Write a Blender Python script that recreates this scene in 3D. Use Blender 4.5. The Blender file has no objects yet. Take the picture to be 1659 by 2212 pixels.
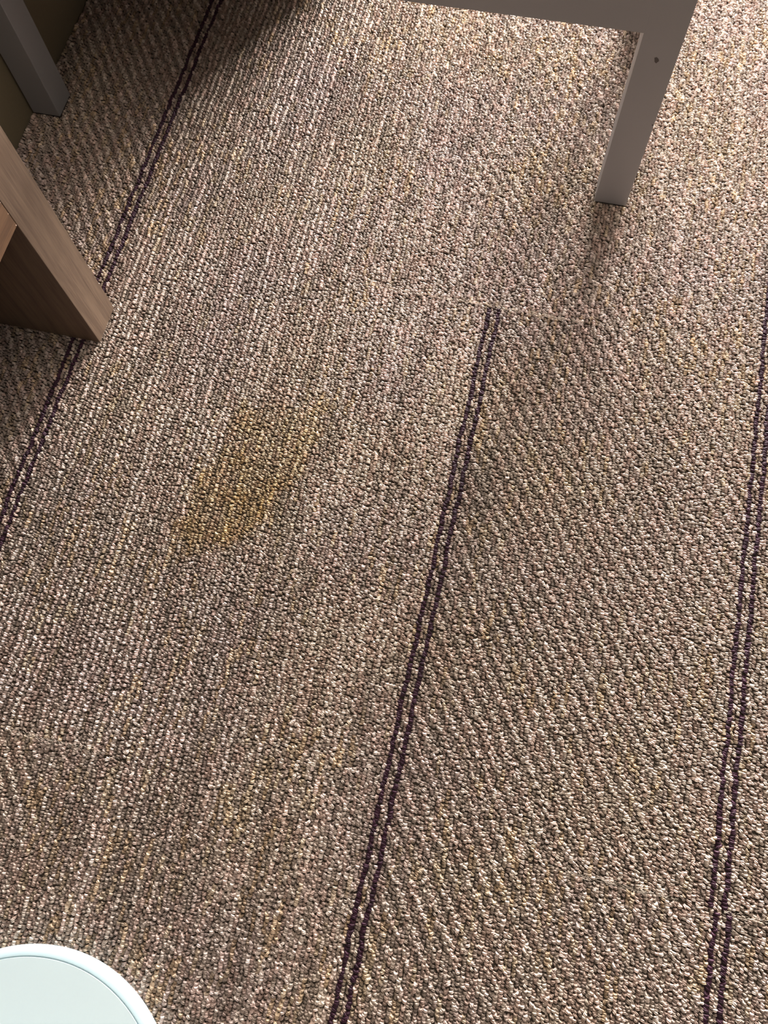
import bpy, bmesh, math, random
import numpy as np
from mathutils import Matrix, Vector

random.seed(4)
rng = np.random.default_rng(11)
scene = bpy.context.scene
COL = scene.collection

# ------------------------------------------------------------------ camera
CAM_H = 1.28
cam_data = bpy.data.cameras.new('camera')
cam_data.sensor_fit = 'HORIZONTAL'
cam_data.sensor_width = 36.0
cam_data.lens = 1733.69 / 1659.0 * 36.0
cam_data.clip_start = 0.02
cam = bpy.data.objects.new('camera', cam_data)
COL.objects.link(cam)
ROT = ((0.97278246, 0.20240115, -0.11281867),
       (0.22817644, -0.92152734, 0.31420197),
       (-0.04037065, -0.33139273, -0.94262881))
cam.matrix_world = Matrix(((ROT[0][0], -ROT[0][1], -ROT[0][2], 0.0),
                           (ROT[1][0], -ROT[1][1], -ROT[1][2], 0.0),
                           (ROT[2][0], -ROT[2][1], -ROT[2][2], CAM_H),
                           (0, 0, 0, 1)))
scene.camera = cam

# ------------------------------------------------------------------ world, window daylight, exposure
world = bpy.data.worlds.new('overcast_sky')
scene.world = world
world.use_nodes = True
bg = world.node_tree.nodes['Background']
bg.inputs['Color'].default_value = (0.86, 0.93, 1.0, 1)
bg.inputs['Strength'].default_value = 1.0

WIN_X0, WIN_X1, WIN_Z0, WIN_Z1, BACK_Y = -0.30, 0.84, 0.03, 1.30, 3.85
sky_l = bpy.data.lights.new('window_daylight', 'AREA')
sky_l.shape = 'RECTANGLE'
sky_l.size = WIN_X1 - WIN_X0
sky_l.size_y = WIN_Z1 - WIN_Z0
sky_l.energy = 1000.0
sky_l.color = (1.0, 0.975, 0.945)
sky_o = bpy.data.objects.new('window_daylight', sky_l)
COL.objects.link(sky_o)
sky_o.location = ((WIN_X0 + WIN_X1) / 2, BACK_Y + 0.16, (WIN_Z0 + WIN_Z1) / 2)
sky_o.rotation_euler = (math.radians(-90), 0, 0)

vs = scene.view_settings
scene.display_settings.display_device = 'sRGB'
vs.view_transform = 'Standard'
vs.look = 'None'
vs.gamma = 1.0
vs.use_curve_mapping = False
vs.exposure = 0.5


# ------------------------------------------------------------------ helpers
def lin(*rgb):
    out = []
    for c in rgb:
        c = c / 255.0
        out.append(c / 12.92 if c <= 0.04045 else ((c + 0.055) / 1.055) ** 2.4)
    return tuple(out)


def new_mat(name):
    m = bpy.data.materials.new(name)
    m.use_nodes = True
    nt = m.node_tree
    return m, nt, nt.nodes['Principled BSDF']


def paint_mat(name, rgb, rough=0.5, grain=0.05, scale=300.0, bump=0.02, spec=0.5):
    m, nt, b = new_mat(name)
    c = lin(*rgb)
    tc = nt.nodes.new('ShaderNodeTexCoord')
    n = nt.nodes.new('ShaderNodeTexNoise')
    n.inputs['Scale'].default_value = scale
    n.inputs['Detail'].default_value = 3
    nt.links.new(tc.outputs['Object'], n.inputs['Vector'])
    r = nt.nodes.new('ShaderNodeValToRGB')
    r.color_ramp.elements[0].position = 0.3
    r.color_ramp.elements[1].position = 0.7
    r.color_ramp.elements[0].color = (*[v * (1 - grain) for v in c], 1)
    r.color_ramp.elements[1].color = (*[min(1, v * (1 + grain)) for v in c], 1)
    nt.links.new(n.outputs['Fac'], r.inputs['Fac'])
    nt.links.new(r.outputs['Color'], b.inputs['Base Color'])
    b.inputs['Roughness'].default_value = rough
    b.inputs['Specular IOR Level'].default_value = spec
    if bump:
        bp = nt.nodes.new('ShaderNodeBump')
        bp.inputs['Strength'].default_value = bump
        bp.inputs['Distance'].default_value = 0.001
        nt.links.new(n.outputs['Fac'], bp.inputs['Height'])
        nt.links.new(bp.outputs['Normal'], b.inputs['Normal'])
    return m


def wood_mat(name, dark, light, axis, rough=0.45):
    """Straight-grained veneer; grain runs along the given object axis (0, 1, 2)."""
    m, nt, b = new_mat(name)
    tc = nt.nodes.new('ShaderNodeTexCoord')
    mp = nt.nodes.new('ShaderNodeMapping')
    s = [60.0, 60.0, 60.0]
    s[axis] = 3.0
    mp.inputs['Scale'].default_value = s
    nt.links.new(tc.outputs['Object'], mp.inputs['Vector'])
    n1 = nt.nodes.new('ShaderNodeTexNoise')
    n1.inputs['Scale'].default_value = 1.0
    n1.inputs['Detail'].default_value = 5
    n1.inputs['Distortion'].default_value = 0.6
    nt.links.new(mp.outputs['Vector'], n1.inputs['Vector'])
    mp2 = nt.nodes.new('ShaderNodeMapping')
    s2 = [420.0, 420.0, 420.0]
    s2[axis] = 22.0
    mp2.inputs['Scale'].default_value = s2
    nt.links.new(tc.outputs['Object'], mp2.inputs['Vector'])
    n2 = nt.nodes.new('ShaderNodeTexNoise')
    n2.inputs['Scale'].default_value = 1.0
    n2.inputs['Detail'].default_value = 2
    nt.links.new(mp2.outputs['Vector'], n2.inputs['Vector'])
    mx = nt.nodes.new('ShaderNodeMath')
    mx.operation = 'MULTIPLY_ADD'
    mx.inputs[1].default_value = 0.45
    nt.links.new(n2.outputs['Fac'], mx.inputs[0])
    sc = nt.nodes.new('ShaderNodeMath')
    sc.operation = 'MULTIPLY'
    sc.inputs[1].default_value = 0.62
    nt.links.new(n1.outputs['Fac'], sc.inputs[0])
    nt.links.new(sc.outputs[0], mx.inputs[2])
    r = nt.nodes.new('ShaderNodeValToRGB')
    r.color_ramp.elements[0].position = 0.36
    r.color_ramp.elements[1].position = 0.66
    r.color_ramp.elements[0].color = (*lin(*dark), 1)
    r.color_ramp.elements[1].color = (*lin(*light), 1)
    nt.links.new(mx.outputs[0], r.inputs['Fac'])
    nt.links.new(r.outputs['Color'], b.inputs['Base Color'])
    b.inputs['Roughness'].default_value = rough
    bp = nt.nodes.new('ShaderNodeBump')
    bp.inputs['Strength'].default_value = 0.12
    bp.inputs['Distance'].default_value = 0.0006
    nt.links.new(n2.outputs['Fac'], bp.inputs['Height'])
    nt.links.new(bp.outputs['Normal'], b.inputs['Normal'])
    return m


def link_mesh(name, bm, mat, parent=None, smooth=False):
    me = bpy.data.meshes.new(name)
    bm.to_mesh(me)
    bm.free()
    if smooth:
        for p in me.polygons:
            p.use_smooth = True
    o = bpy.data.objects.new(name, me)
    if mat is not None:
        me.materials.append(mat)
    COL.objects.link(o)
    if parent is not None:
        o.parent = parent
    return o


def box_bm(x0, x1, y0, y1, z0, z1, bevel=0.0, seg=2, bm=None):
    b = bmesh.new()
    bmesh.ops.create_cube(b, size=1.0)
    for v in b.verts:
        v.co = Vector((x0 + (v.co.x + .5) * (x1 - x0), y0 + (v.co.y + .5) * (y1 - y0), z0 + (v.co.z + .5) * (z1 - z0)))
    if bevel > 0:
        bmesh.ops.bevel(b, geom=list(b.edges), offset=bevel, segments=seg, profile=0.5, affect='EDGES')
    return b


def lathe_bm(profile, seg=96):
    """profile: list of (r, z) from axis to axis."""
    b = bmesh.new()
    rings = []
    for r, z in profile:
        if r < 1e-6:
            rings.append([b.verts.new((0, 0, z))])
        else:
            rings.append([b.verts.new((r * math.cos(2 * math.pi * i / seg), r * math.sin(2 * math.pi * i / seg), z)) for i in range(seg)])
    for a, c in zip(rings[:-1], rings[1:]):
        for i in range(seg):
            j = (i + 1) % seg
            if len(a) == 1 and len(c) == 1:
                continue
            if len(a) == 1:
                b.faces.new((a[0], c[i], c[j]))
            elif len(c) == 1:
                b.faces.new((a[i], a[j], c[0]))
            else:
                b.faces.new((a[i], a[j], c[j], c[i]))
    bmesh.ops.recalc_face_normals(b, faces=b.faces)
    return b


def thing(name, loc, label, cat):
    o = bpy.data.objects.new(name, None)
    o.empty_display_size = 0.05
    COL.objects.link(o)
    o.location = loc
    o['label'] = label
    o['category'] = cat
    return o


def struct(o, label=None):
    o['kind'] = 'structure'
    if label:
        o['label'] = label
    return o


# ------------------------------------------------------------------ the room
WALL_X = -1.078
JOG_X, JOG_Y = -0.50, 1.725       # unseen boxed-out wall added beyond the bench to cast the left-hand shadow
RIGHT_X, FRONT_Y, CEIL = 3.0, -3.4, 2.55
FLOOR_Z = -0.0125                 # underlay; carpet tiles lie on it

m_wall = paint_mat('wall_paint_olive_taupe', (88, 79, 60), 0.75, 0.04, 220, 0.08)
m_wall_l = paint_mat('wall_paint_taupe', (70, 64, 58), 0.8, 0.03, 220, 0.08)
m_ceil = paint_mat('ceiling_paint', (200, 196, 190), 0.9, 0.02, 120, 0.05)
m_under = paint_mat('underlay', (60, 50, 42), 0.95, 0.1, 80, 0.1)
m_frame = paint_mat('window_frame_paint', (215, 215, 210), 0.4, 0.02, 200, 0.02)

floor = struct(link_mesh('floor', box_bm(WALL_X - .1, RIGHT_X + .1, FRONT_Y - .1, BACK_Y + .1, FLOOR_Z - .1, FLOOR_Z), m_under),
               'floor of brown-beige loop-pile carpet tiles')
struct(link_mesh('wall_left', box_bm(WALL_X - .1, WALL_X, FRONT_Y, JOG_Y, FLOOR_Z, CEIL), m_wall), 'plain dark olive-taupe wall behind the grey leg')
struct(link_mesh('added_shade_wall', box_bm(WALL_X - .1, JOG_X, JOG_Y, BACK_Y, FLOOR_Z, CEIL), m_wall_l))  # added out of view to block window light from the left carpet
struct(link_mesh('wall_right', box_bm(RIGHT_X, RIGHT_X + .1, FRONT_Y, BACK_Y, FLOOR_Z, CEIL), m_wall_l))
struct(link_mesh('wall_front', box_bm(WALL_X - .1, RIGHT_X + .1, FRONT_Y - .1, FRONT_Y, FLOOR_Z, CEIL), m_wall_l))
struct(link_mesh('ceiling', box_bm(WALL_X - .1, RIGHT_X + .1, FRONT_Y - .1, BACK_Y + .1, CEIL, CEIL + .1), m_ceil))
# back wall with the window opening
wb = bmesh.new()
for (x0, x1, z0, z1) in ((JOG_X, WIN_X0, FLOOR_Z, CEIL), (WIN_X1, RIGHT_X + .1, FLOOR_Z, CEIL),
                         (WIN_X0, WIN_X1, FLOOR_Z, WIN_Z0), (WIN_X0, WIN_X1, WIN_Z1, CEIL)):
    t = box_bm(x0, x1, BACK_Y, BACK_Y + .1, z0, z1)
    me_t = bpy.data.meshes.new('t')
    t.to_mesh(me_t)
    t.free()
    wb.from_mesh(me_t)
    bpy.data.meshes.remove(me_t)
struct(link_mesh('wall_back', wb, m_wall_l))

glass, nt, b = new_mat('window_glass')
nt.nodes.remove(b)
tr = nt.nodes.new('ShaderNodeBsdfTransparent')
gl = nt.nodes.new('ShaderNodeBsdfGlossy')
gl.inputs['Roughness'].default_value = 0.02
mix = nt.nodes.new('ShaderNodeMixShader')
mix.inputs['Fac'].default_value = 0.06
nt.links.new(tr.outputs[0], mix.inputs[1])
nt.links.new(gl.outputs[0], mix.inputs[2])
nt.links.new(mix.outputs[0], nt.nodes['Material Output'].inputs['Surface'])
win = struct(link_mesh('window_1', box_bm(WIN_X0, WIN_X1, BACK_Y + .048, BACK_Y + .054, WIN_Z0, WIN_Z1), glass))
fw = 0.035
for (x0, x1, z0, z1) in ((WIN_X0, WIN_X0 + fw, WIN_Z0, WIN_Z1), (WIN_X1 - fw, WIN_X1, WIN_Z0, WIN_Z1),
                         (WIN_X0 + fw, WIN_X1 - fw, WIN_Z0, WIN_Z0 + fw), (WIN_X0 + fw, WIN_X1 - fw, WIN_Z1 - fw, WIN_Z1)):
    link_mesh('window_frame', box_bm(x0, x1, BACK_Y + .03, BACK_Y + .07, z0, z1, .003), m_frame, win)

# ------------------------------------------------------------------ carpet
TILE = 0.6096
EDGE_X = 0.1585
S_MID, S_OUT = 0.863, -0.052      # cross seams: the middle column is shifted half a tile
PITCH_X, PITCH_Y = 0.0061, 0.0041
BASE_Z = -0.0074                  # top of the tile backing
STRIPES = {'left': (-0.7975, -0.7795), 'mid': (-0.0558, -0.0380), 'right': (0.4415, 0.4560)}

backing = paint_mat('tile_backing', (62, 52, 42), 0.95, 0.15, 500, 0.1)

yarn, nt, b = new_mat('loop_yarn')
at = nt.nodes.new('ShaderNodeAttribute')
at.attribute_type = 'INSTANCER'
at.attribute_name = 'tuft_color'
nt.links.new(at.outputs['Color'], b.inputs['Base Color'])
b.inputs['Roughness'].default_value = 0.62
b.inputs['Specular IOR Level'].default_value = 0.28
b.inputs['Sheen Weight'].default_value = 0.08
b.inputs['Sheen Roughness'].default_value = 0.5


def loop_proto():
    """One loop of two-ply yarn: two flattened arches side by side, spanning x (unit sizes)."""
    n, k = 7, 6
    vs_, fs = [], []
    for ply in (-1, 1):
        o0 = len(vs_)
        for i in range(n):
            a = math.pi * i / (n - 1)
            sa = math.sin(a)
            c = Vector((-0.36 * math.cos(a), ply * (0.13 + 0.12 * sa) + 0.10 * math.cos(a), 0.70 * sa))
            tang = Vector((0.36 * sa, 0, 0.70 * math.cos(a))).normalized()
            nrm = Vector((-tang.z, 0, tang.x))
            r = 0.27 if 0 < i < n - 1 else 0.18
            for j in range(k):
                t = 2 * math.pi * (j + 0.25) / k
                vs_.append(c + nrm * (r * math.cos(t)) + Vector((0, 1, 0)) * ((0.16 + 0.14 * sa) * math.sin(t)))
        for i in range(n - 1):
            for j in range(k):
                j2 = (j + 1) % k
                fs.append((o0 + i * k + j, o0 + i * k + j2, o0 + (i + 1) * k + j2, o0 + (i + 1) * k + j))
    return [tuple(v) for v in vs_], fs


PV, PF = loop_proto()


def hashn(*a):
    """deterministic 0..1 noise for integer arrays"""
    h = np.zeros(np.broadcast(*a).shape, dtype=np.uint64)
    for i, v in enumerate(a):
        h = (h ^ (np.asarray(v).astype(np.int64).astype(np.uint64) * np.uint64([0x9E3779B97F4A7C15, 0xC2B2AE3D27D4EB4F, 0x165667B19E3779F9][i % 3]))) * np.uint64(0xD6E8FEB86659FD93)
        h ^= h >> np.uint64(32)
    return (h & np.uint64(0xFFFFFF)).astype(np.float64) / float(0x1000000)


def vnoise(x, y, s, seed=0):
    """smooth value noise"""
    x, y = x / s + 100.3, y / s + 100.7
    xi, yi = np.floor(x), np.floor(y)
    fx, fy = x - xi, y - yi
    fx, fy = fx * fx * (3 - 2 * fx), fy * fy * (3 - 2 * fy)
    g = lambda a, c: hashn(xi + a, yi + c, np.full_like(xi, seed))
    return (g(0, 0) * (1 - fx) + g(1, 0) * fx) * (1 - fy) + (g(0, 1) * (1 - fx) + g(1, 1) * fx) * fy


def sstep(a, c, v):
    t = np.clip((v - a) / (c - a), 0, 1)
    return t * t * (3 - 2 * t)


STAIN = np.array([(-.446, .560), (-.37, .575), (-.300, .612), (-.292, .585), (-.312, .470), (-.338, .420), (-.352, .352), (-.40, .315),
                  (-.462, .285), (-.492, .330), (-.485, .40), (-.468, .45), (-.462, .50)])


def poly_sd(px, py, poly):
    """signed distance to polygon (negative inside)"""
    d = np.full(px.shape, 1e9)
    inside = np.zeros(px.shape, bool)
    n = len(poly)
    for i in range(n):
        ax, ay = poly[i]
        bx, by = poly[(i + 1) % n]
        ex, ey = bx - ax, by - ay
        t = np.clip(((px - ax) * ex + (py - ay) * ey) / (ex * ex + ey * ey), 0, 1)
        d = np.minimum(d, np.hypot(px - ax - t * ex, py - ay - t * ey))
        cond = (ay > py) != (by > py)
        xs = ax + (py - ay) / (by - ay + 1e-12) * ex
        inside ^= cond & (px < xs)
    return np.where(inside, -d, d)


C_DARK = np.array(lin(114, 101, 91))
C_MID = np.array(lin(147, 130, 117))
C_LIGHT = np.array(lin(212, 195, 182))
C_PURPLE = np.array(lin(50, 18, 36))


def pile_group(name):
    ng = bpy.data.node_groups.new(name, 'GeometryNodeTree')
    ng.interface.new_socket('Geometry', in_out='INPUT', socket_type='NodeSocketGeometry')
    ng.interface.new_socket('Geometry', in_out='OUTPUT', socket_type='NodeSocketGeometry')
    N, L = ng.nodes, ng.links
    gi, go = N.new('NodeGroupInput'), N.new('NodeGroupOutput')

    def attr(nm, ty):
        a = N.new('GeometryNodeInputNamedAttribute')
        a.data_type = ty
        a.inputs['Name'].default_value = nm
        return [o for o in a.outputs if o.enabled and o.name == 'Attribute'][0]
    sep = N.new('GeometryNodeSeparateGeometry')
    sep.domain = 'POINT'
    L.new(gi.outputs[0], sep.inputs['Geometry'])
    L.new(attr('is_loop', 'BOOLEAN'), sep.inputs['Selection'])
    iop = N.new('GeometryNodeInstanceOnPoints')
    L.new(sep.outputs['Inverted'], iop.inputs['Points'])
    L.new(sep.outputs['Selection'], iop.inputs['Instance'])
    L.new(attr('rot', 'FLOAT_VECTOR'), iop.inputs['Rotation'])
    L.new(attr('scl', 'FLOAT_VECTOR'), iop.inputs['Scale'])
    L.new(iop.outputs[0], go.inputs[0])
    return ng


PILE_NG = pile_group('loop_pile_nodes')


def make_pile(tile, x0, x1, y0, y1, kind, seed):
    """kind: column of the floor ('left', 'mid', 'right', other)."""
    gap = 0.0002
    nx = max(1, int((x1 - x0 - 2 * gap) / PITCH_X))
    px = (x1 - x0 - 2 * gap) / nx
    ny = int((y1 - y0 - 2 * gap) / PITCH_Y)
    py = (y1 - y0 - 2 * gap) / ny
    ci, ri = np.meshgrid(np.arange(nx), np.arange(ny), indexing='ij')
    ci, ri = ci.ravel(), ri.ravel()
    X = x0 + gap + (ci + .5) * px
    Y = y0 + gap + (ri + .5) * py
    n = len(X)
    r = np.random.default_rng(seed)
    phase = r.random(nx)[ci]
    Y = Y + (phase - .5) * py + r.normal(0, .0005, n)
    wob = 0.0006 * np.sin(Y * 95 + seed) + 0.0007 * np.sin(Y * 37 + 1.3 * seed)
    wob *= np.clip(np.minimum(X - x0, x1 - X) / .02, 0, 1)
    colwob = (vnoise(ci.astype(float), Y / 0.02, 1.0, seed + 5) - .5) * 0.0024
    X = X + wob + colwob + r.normal(0, .0004, n)
    # ----- pattern weights
    rib = np.zeros(n)
    twill = np.ones(n) * .9
    if kind == 'left':
        rib = sstep(-.79, -.74, X)
        twill = 1 - rib
        if y1 < 0.0:
            rib *= sstep(-.62, -.48, X) * .8
            twill = 1 - sstep(-.66, -.46, X)
    elif kind in ('right', 'far'):
        twill = .9 - .5 * sstep(.6, 1.1, Y)
    elif kind == 'mid':
        if y0 > 0.8:
            rib = .8 * (1 - sstep(-.45, -.15, X))
            twill = .55 * sstep(-.3, .0, X)
        else:
            rib = .85 * (1 - sstep(-.42, -.14, X)) + .12
            rib = np.where(X > -.05, 0, rib)
            twill = np.where(X > -.05, 1.0, .12)
    pt = .5 + .5 * np.sin(2 * np.pi * (X / .0252 + Y / .0365) + 2.4 * (vnoise(X, Y, .06, seed) - .5))
    pt = sstep(.02, .98, pt)
    longc = vnoise(ci.astype(float) * 1.0, Y / .13 + phase * 9, 1.0, seed + 8)
    pr = np.clip(np.where(ci % 2 == 0, .82, .14) + .8 * (longc - .5), 0, 1)
    pn = .45 * hashn(ci, np.floor(Y / .0105 + phase * 7), np.full(n, seed))
    pn = pn + .55 * np.where(ci % 2 == 0, 1.15, .85) * longc
    wsum = np.maximum(1e-3, rib + twill)
    k = np.clip(rib + twill, 0, 1) * (.60 + .18 * rib)
    pat = k * (rib * pr + twill * pt) / wsum + (1 - k) * pn
    run = hashn(ci, np.floor(Y / .0085 + phase * 11), np.full(n, seed + 1))
    noisy = 1 - np.clip(rib + twill, 0, 1)
    v = np.clip(.10 + .09 * noisy + (.78 + .2 * noisy) * pat + .24 * (run - .5) + r.normal(0, .06, n), 0, 1)
    # ----- colour
    lo = np.clip(v / .55, 0, 1)[:, None]
    hi = np.clip((v - .55) / .45, 0, 1)[:, None]
    C = C_DARK + (C_MID - C_DARK) * lo + (C_LIGHT - C_MID) * hi
    tint = hashn(ci, np.floor(Y / .03 + phase * 5), np.full(n, seed + 2)) + .35 * (vnoise(X, Y, .09, 3) - .5)
    T = np.ones((n, 3))
    T[tint < .30] = (1.05, .95, .95)
    T[(tint >= .30) & (tint < .50)] = (1.0, .965, 1.0)
    T[tint > .88] = (1.03, .99, .86)
    T[tint > .97] = (1.06, .95, .76)
    C = C * T
    # warm olive mottling of worn carpet
    mot = vnoise(X, Y, .16, 21)[:, None]
    C = C * (1 + (mot - .5) * np.array([.06, .06, -.07]))
    H = .0056 + .0032 * v + r.normal(0, .0005, n)
    W = px * (.90 + .26 * v) + r.normal(0, .0003, n)
    TH = py * (.80 + .14 * v) + r.normal(0, .00035, n)
    yaw = r.normal(0, .34, n)
    tilt = .40 + r.normal(0, .22, n)
    roll = r.normal(0, .16, n)
    # ----- purple accent lines
    if kind in STRIPES and not (kind == 'mid' and y0 > 0.8):
        off = {'left': 0.0, 'mid': 0.0, 'right': 0.0}[kind]
        if kind == 'right' and y1 < 0:
            off = .0062
        for sx in STRIPES[kind]:
            cc = int(np.argmin(np.abs(x0 + gap + (np.arange(nx) + .5) * px - (sx + off))))
            m = ci == cc
            C[m] = C_PURPLE * (0.75 + .6 * r.random((int(m.sum()), 1)))
            H[m] = .0078 + r.normal(0, .0005, int(m.sum()))
            W[m] = px * 1.42
            TH[m] = py * .92
            # neighbours slightly parted
            for dc in (-1, 1):
                q = ci == cc + dc
                W[q] *= .93
    # ----- yellow-brown stain, then two soft darker patches
    sd = poly_sd(X, Y, STAIN) + (vnoise(X, Y, .022, 9) - .5) * .034
    s = (1 - sstep(-.012, .016, sd))[:, None]
    s = s * np.clip(.35 + .9 * vnoise(X, Y, .035, 31)[:, None], 0, 1)
    C = C * (1 - s * np.array([.09, .19, .45]))
    for (dx, dy, rx, ry, a) in ((-.012, .50, .035, .07, .22), (.10, .286, .04, .06, .16)):
        q = ((X - dx) / rx) ** 2 + ((Y - dy) / ry) ** 2 + (vnoise(X, Y, .03, 41) - .5) * .9
        C = C * (1 - a * (1 - sstep(.1, 1.5, q))[:, None])
    rot = np.stack([tilt, roll, yaw], 1)
    scl = np.stack([W, TH, H], 1)
    pos = np.stack([X, Y, np.full(n, BASE_Z)], 1)
    keep = (X > x0 - .002) & (X < x1 + .002) & (Y > y0 - .001) & (Y < y1 + .001)
    if kind == 'left' or kind == 'right':
        open_seam = (abs(y1 - S_OUT) < .01) & (Y > y1 - .0046) & (vnoise(X, X * 0, .035, 77) > .5)
        keep &= ~open_seam
    pos, rot, scl, C = pos[keep], rot[keep], scl[keep], np.clip(C[keep], 0, 1)
    n = len(pos)
    m0 = len(PV)
    me = bpy.data.meshes.new('loop_pile')
    me.vertices.add(m0 + n)
    me.vertices.foreach_set('co', np.concatenate([np.array(PV), pos]).astype(np.float32).ravel())
    me.loops.add(len(PF) * 4)
    me.polygons.add(len(PF))
    me.loops.foreach_set('vertex_index', np.array(PF, dtype=np.int32).ravel())
    me.polygons.foreach_set('loop_start', np.arange(0, len(PF) * 4, 4, dtype=np.int32))
    me.polygons.foreach_set('use_smooth', np.ones(len(PF), dtype=bool))
    a = me.attributes.new('is_loop', 'BOOLEAN', 'POINT')
    a.data.foreach_set('value', np.concatenate([np.ones(m0, bool), np.zeros(n, bool)]))
    for nm, arr in (('rot', rot), ('scl', scl)):
        a = me.attributes.new(nm, 'FLOAT_VECTOR', 'POINT')
        a.data.foreach_set('vector', np.concatenate([np.zeros((m0, 3)), arr]).astype(np.float32).ravel())
    a = me.attributes.new('tuft_color', 'FLOAT_COLOR', 'POINT')
    a.data.foreach_set('color', np.concatenate([np.zeros((m0, 4)), np.concatenate([C, np.ones((n, 1))], 1)]).astype(np.float32).ravel())
    me.update()
    me.validate()
    me.materials.append(yarn)
    o = bpy.data.objects.new('loop_pile', me)
    COL.objects.link(o)
    o.parent = tile
    o['kind'] = 'stuff'
    md = o.modifiers.new('pile', 'NODES')
    md.node_group = PILE_NG
    return n


def columns():
    xs = [WALL_X, EDGE_X - 2 * TILE, EDGE_X - TILE, EDGE_X, EDGE_X + TILE, EDGE_X + 2 * TILE]
    kinds = ['sliver', 'left', 'mid', 'right', 'far']
    seams = [S_MID, S_OUT, S_MID, S_OUT, S_MID]
    for i, kd in enumerate(kinds):
        yield kd, xs[i], xs[i + 1], seams[i]


Y_LO, Y_HI = -1.0, 2.45
n_total, sd_ = 0, 0
for kd, cx0, cx1, s0 in columns():
    kk = math.floor((Y_LO - s0) / TILE)
    y = s0 + kk * TILE
    while y < Y_HI:
        ty0, ty1 = y, y + TILE
        y += TILE
        if cx0 < JOG_X - .001:                       # stop at the added shadow-casting wall
            ty1 = min(ty1, JOG_Y) if cx1 < JOG_X else ty1
            if ty1 - ty0 < .02:
                continue
        if ty1 < Y_LO:
            continue
        tile = link_mesh('carpet_tile', box_bm(cx0 + .0004, cx1 - .0004, ty0 + .0004, ty1 - .0004, FLOOR_Z, BASE_Z), backing, floor)
        sd_ += 1
        n_total += make_pile(tile, cx0, cx1, ty0, ty1, kd, 100 + sd_ * 7)
print('loops:', n_total)

# frayed yarn and lint along three seams
m_fuzz = paint_mat('frayed_fibre', (186, 171, 156), 0.8, 0.1, 300, 0)
tiles = [o for o in floor.children if o.name.startswith('carpet_tile')]


def fuzz(cx, cy, spread, count, seed, length=.011, rad=.00022):
    r = random.Random(seed)
    vs_, fs = [], []
    for _ in range(count):
        x = cx + (r.betavariate(1.6, 1.6) - .5) * 2 * spread
        y = cy + r.gauss(0, .0022)
        z = r.uniform(-.0015, .0012)
        a = r.gauss(0, .5) + (math.pi if r.random() < .5 else 0)
        L = length * r.uniform(.4, 1.3)
        o0 = len(vs_)
        ns = 5
        for i in range(ns):
            rr = rad * (1 - .6 * i / (ns - 1))
            dx, dy = -math.sin(a), math.cos(a)
            for t in (0, 2.094, 4.189):
                vs_.append((x + dx * rr * math.cos(t), y + dy * rr * math.cos(t), z + rr * math.sin(t)))
            x += math.cos(a) * L / ns
            y += math.sin(a) * L / ns * .7
            z = max(-.001, min(.0024, z + r.gauss(0, .0005)))
            a += r.gauss(0, .45)
        for i in range(ns - 1):
            for j in range(3):
                fs.append((o0 + i * 3 + j, o0 + i * 3 + (j + 1) % 3, o0 + i * 3 + 3 + (j + 1) % 3, o0 + i * 3 + 3 + j))
    me = bpy.data.meshes.new('seam_fuzz')
    me.from_pydata(vs_, [], fs)
    me.materials.append(m_fuzz)
    o = bpy.data.objects.new('seam_fuzz', me)
    COL.objects.link(o)
    host = min(tiles, key=lambda t: sum((Vector(c)[i] - q) ** 2 for c in [sum((Vector(b) for b in t.bound_box), Vector()) / 8] for i, q in ((0, cx), (1, cy - .25))))
    o.parent = host
    o['kind'] = 'stuff'
    return o


fuzz(-.08, S_MID - .001, .22, 240, 3)
fuzz(.055, S_MID - .001, .045, 60, 13)
fuzz(.30, S_OUT - .003, .10, 210, 4)
fuzz(.52, S_OUT - .003, .07, 90, 5)
fuzz(-.60, S_OUT - .002, .14, 190, 6)

# ------------------------------------------------------------------ grey bench
m_grey = paint_mat('grey_satin_enamel', (108, 107, 108), 0.42, 0.02, 900, 0.03)
m_foot = paint_mat('black_rubber', (24, 22, 20), 0.8, 0.05, 300, 0.02)
m_chip = paint_mat('bare_dark_metal', (42, 36, 34), 0.6, 0.1, 600, 0.05)
TX0, TX1, TY0, TY1 = -1.0725, 0.1585, 1.131, 1.682
LEG, AP0, AP1, TTOP = 0.0605, 0.366, 0.438, 0.462
table = thing('bench_table', ((TX0 + TX1) / 2, (TY0 + TY1) / 2, 0),
              'grey painted low table with square legs and a deep flat apron, set against the wall', 'table')


def part(name, bm, mat, parent, smooth=False):
    ox, oy, oz = parent.location if parent.parent is None else (parent.location + parent.parent.location)
    bmesh.ops.translate(bm, verts=bm.verts, vec=(-ox, -oy, -oz))
    return link_mesh(name, bm, mat, parent, smooth)


legs = []
for lx in (TX0, TX1 - LEG):
    for ly in (TY0, TY1 - LEG):
        lg = part('leg', box_bm(lx, lx + LEG, ly, ly + LEG, .0035, AP1, .0011, 2), m_grey, table)
        c = .003
        ft = link_mesh('foot_pad', box_bm(lx + c - table.location.x, lx + LEG - c - table.location.x, ly + c - table.location.y,
                                          ly + LEG - c - table.location.y, -.0015, .0036), m_foot, lg)
        legs.append(lg)
IN = .0016
part('apron', box_bm(TX0 + LEG - IN, TX1 - LEG + IN, TY0 + .0001, TY0 + .022, AP0, AP1), m_grey, table)
part('apron', box_bm(TX0 + LEG - IN, TX1 - LEG + IN, TY1 - .022, TY1 - .0001, AP0, AP1), m_grey, table)
part('apron', box_bm(TX0 + .0001, TX0 + .022, TY0 + LEG - IN, TY1 - LEG + IN, AP0, AP1), m_grey, table)
part('apron', box_bm(TX1 - .022, TX1 - .0001, TY0 + LEG - IN, TY1 - LEG + IN, AP0, AP1), m_grey, table)
part('table_top', box_bm(TX0, TX1, TY0, TY1, AP1, TTOP, .0012, 2), m_grey, table)


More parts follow.
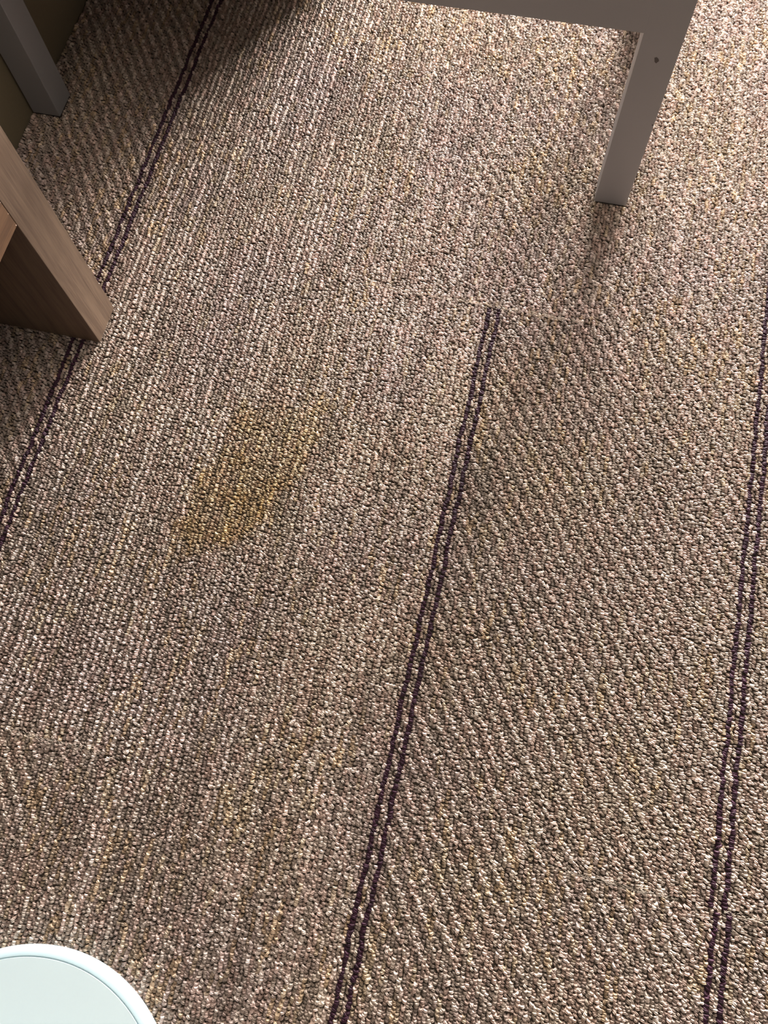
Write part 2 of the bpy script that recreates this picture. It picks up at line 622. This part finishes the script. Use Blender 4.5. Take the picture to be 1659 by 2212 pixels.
def chip(x, z, pts, leg):
    bm = bmesh.new()
    y = TY0 - .00025
    f = [bm.verts.new((x + px, y, z + pz)) for px, pz in pts]
    fb = [bm.verts.new((x + px, TY0 + .0003, z + pz)) for px, pz in pts]
    bm.faces.new(f)
    for i in range(len(f)):
        j = (i + 1) % len(f)
        bm.faces.new((f[j], f[i], fb[i], fb[j]))
    bmesh.ops.recalc_face_normals(bm, faces=bm.faces)
    bmesh.ops.translate(bm, verts=bm.verts, vec=(-table.location.x, -table.location.y, 0))
    o = link_mesh('paint_chip', bm, m_chip, leg)
    o['label'] = 'small dark chip in the paint'


chip(.1285, .3235, [(-.004, .004), (-.001, .0055), (.0025, .003), (.0042, -.0005), (.001, -.0052), (-.002, -.003)], legs[2])
chip(.1560, .2010, [(-.0016, .0012), (.001, .0014), (.0014, -.001), (-.001, -.0012)], legs[2])

# ------------------------------------------------------------------ wooden console
m_wv = wood_mat('walnut_veneer_upright', (70, 54, 43), (98, 80, 65), 2)
m_wh = wood_mat('walnut_veneer_level', (74, 52, 36), (104, 77, 55), 1)
m_wd = wood_mat('walnut_veneer_inner', (54, 37, 28), (80, 58, 44), 0)
m_fleck = paint_mat('bare_edge_fleck', (214, 186, 170), 0.6, 0.05, 300, 0)
CX, CY0, CY1, CH = -0.7455, -0.36, 0.7165, 0.60
PT = 0.0775
cons = thing('wooden_console', ((CX + WALL_X) / 2, (CY0 + CY1) / 2, 0),
             'brown wood-veneer console with thick panel ends and a level front board', 'console')
for (a, c) in ((CY1 - PT, CY1), (CY0, CY0 + PT)):
    part('end_panel', box_bm(WALL_X + .003, CX, a, c, -.0015, CH - .03, .0008, 2), m_wv, cons)
fb = part('front_board', box_bm(CX - .02, CX + .0002, CY0 + PT + .001, CY1 - PT - .0012, .3262, CH - .031, .0007, 2), m_wh, cons)
part('bottom_shelf', box_bm(WALL_X + .003, CX - .0205, CY0 + PT + .0005, CY1 - PT - .0005, .330, .348), m_wd, cons)
part('back_board', box_bm(WALL_X + .003, WALL_X + .012, CY0 + PT + .0005, CY1 - PT - .0005, .349, CH - .031), m_wd, cons)
part('console_top', box_bm(WALL_X + .003, CX + .004, CY0 - .004, CY1 + .004, CH - .0298, CH, .0012, 2), m_wh, cons)
for (fy, fz, s) in ((CY1 - PT - .0030, .3285, .0011), (CY1 - PT - .0026, .3530, .0008), (CY1 - PT - .0022, .3760, .0006)):
    bm = bmesh.new()
    bmesh.ops.create_icosphere(bm, subdivisions=1, radius=s)
    bmesh.ops.translate(bm, verts=bm.verts, vec=(CX + .0002 - cons.location.x, fy - cons.location.y, fz))
    link_mesh('edge_fleck', bm, m_fleck, fb)

# ------------------------------------------------------------------ white round lamp base
m_white = paint_mat('white_gloss_lacquer', (206, 232, 241), 0.28, 0.005, 200, 0.0)
m_whiteb = paint_mat('pale_blue_white_lacquer', (228, 248, 255), 0.30, 0.005, 200, 0.0)
m_shade = paint_mat('lamp_shade_linen', (226, 220, 206), 0.9, 0.05, 500, 0.1)
BZ = 0.030
LC = Vector((-0.4505, -0.5500))
k = (CAM_H - BZ) / CAM_H
LR = 0.2250 * k
lamp = thing('floor_lamp', (LC.x * k, LC.y * k, 0), 'floor lamp on a round white disc base with a fine ring seam', 'lamp')
base = link_mesh('lamp_base', lathe_bm([(0, -.001), (LR - .006, -.001), (LR - .001, .003), (LR, .008), (LR, BZ - .005), (LR - .0008, BZ - .0016), (LR - .0028, BZ - .0002),
                                        (LR - .0112, BZ), (LR - .0115, BZ - .0025), (0, BZ - .0025)], 160), m_white, lamp, True)
plate = link_mesh('base_plate', lathe_bm([(0, BZ - .004), (LR - .0128, BZ - .004), (LR - .0128, BZ - .0006), (LR - .0133, BZ), (.04, BZ + .0006), (.02, BZ + .0008), (0, BZ + .0008)], 160), m_whiteb, lamp, True)
link_mesh('lamp_pole', lathe_bm([(0, BZ), (.020, BZ), (.020, BZ + .01), (.011, BZ + .02), (.011, 1.44), (0, 1.44)], 32), m_white, lamp, True)
sh = lathe_bm([(.15, 1.36), (.105, 1.62), (.103, 1.62), (.148, 1.36), (.15, 1.36)], 64)
so = link_mesh('lamp_shade', sh, m_shade, lamp, True)
for ob in (base, plate):
    for p in ob.data.polygons:
        p.use_smooth = True
    ob.data.set_sharp_from_angle(angle=math.radians(35))

# ------------------------------------------------------------------ specks on the carpet
m_crumb = paint_mat('white_crumb', (238, 240, 242), 0.5, 0.03, 900, 0)
bm = bmesh.new()
bmesh.ops.create_icosphere(bm, subdivisions=2, radius=.0017)
for v in bm.verts:
    v.co.z *= .6
    v.co *= 1 + .35 * (random.random() - .5)
crumb = link_mesh('crumb', bm, m_crumb, None, True)
crumb.location = (-.1184, .2082, .0012)
crumb['label'] = 'tiny white crumb on the carpet near the purple double line'
crumb['category'] = 'crumb'
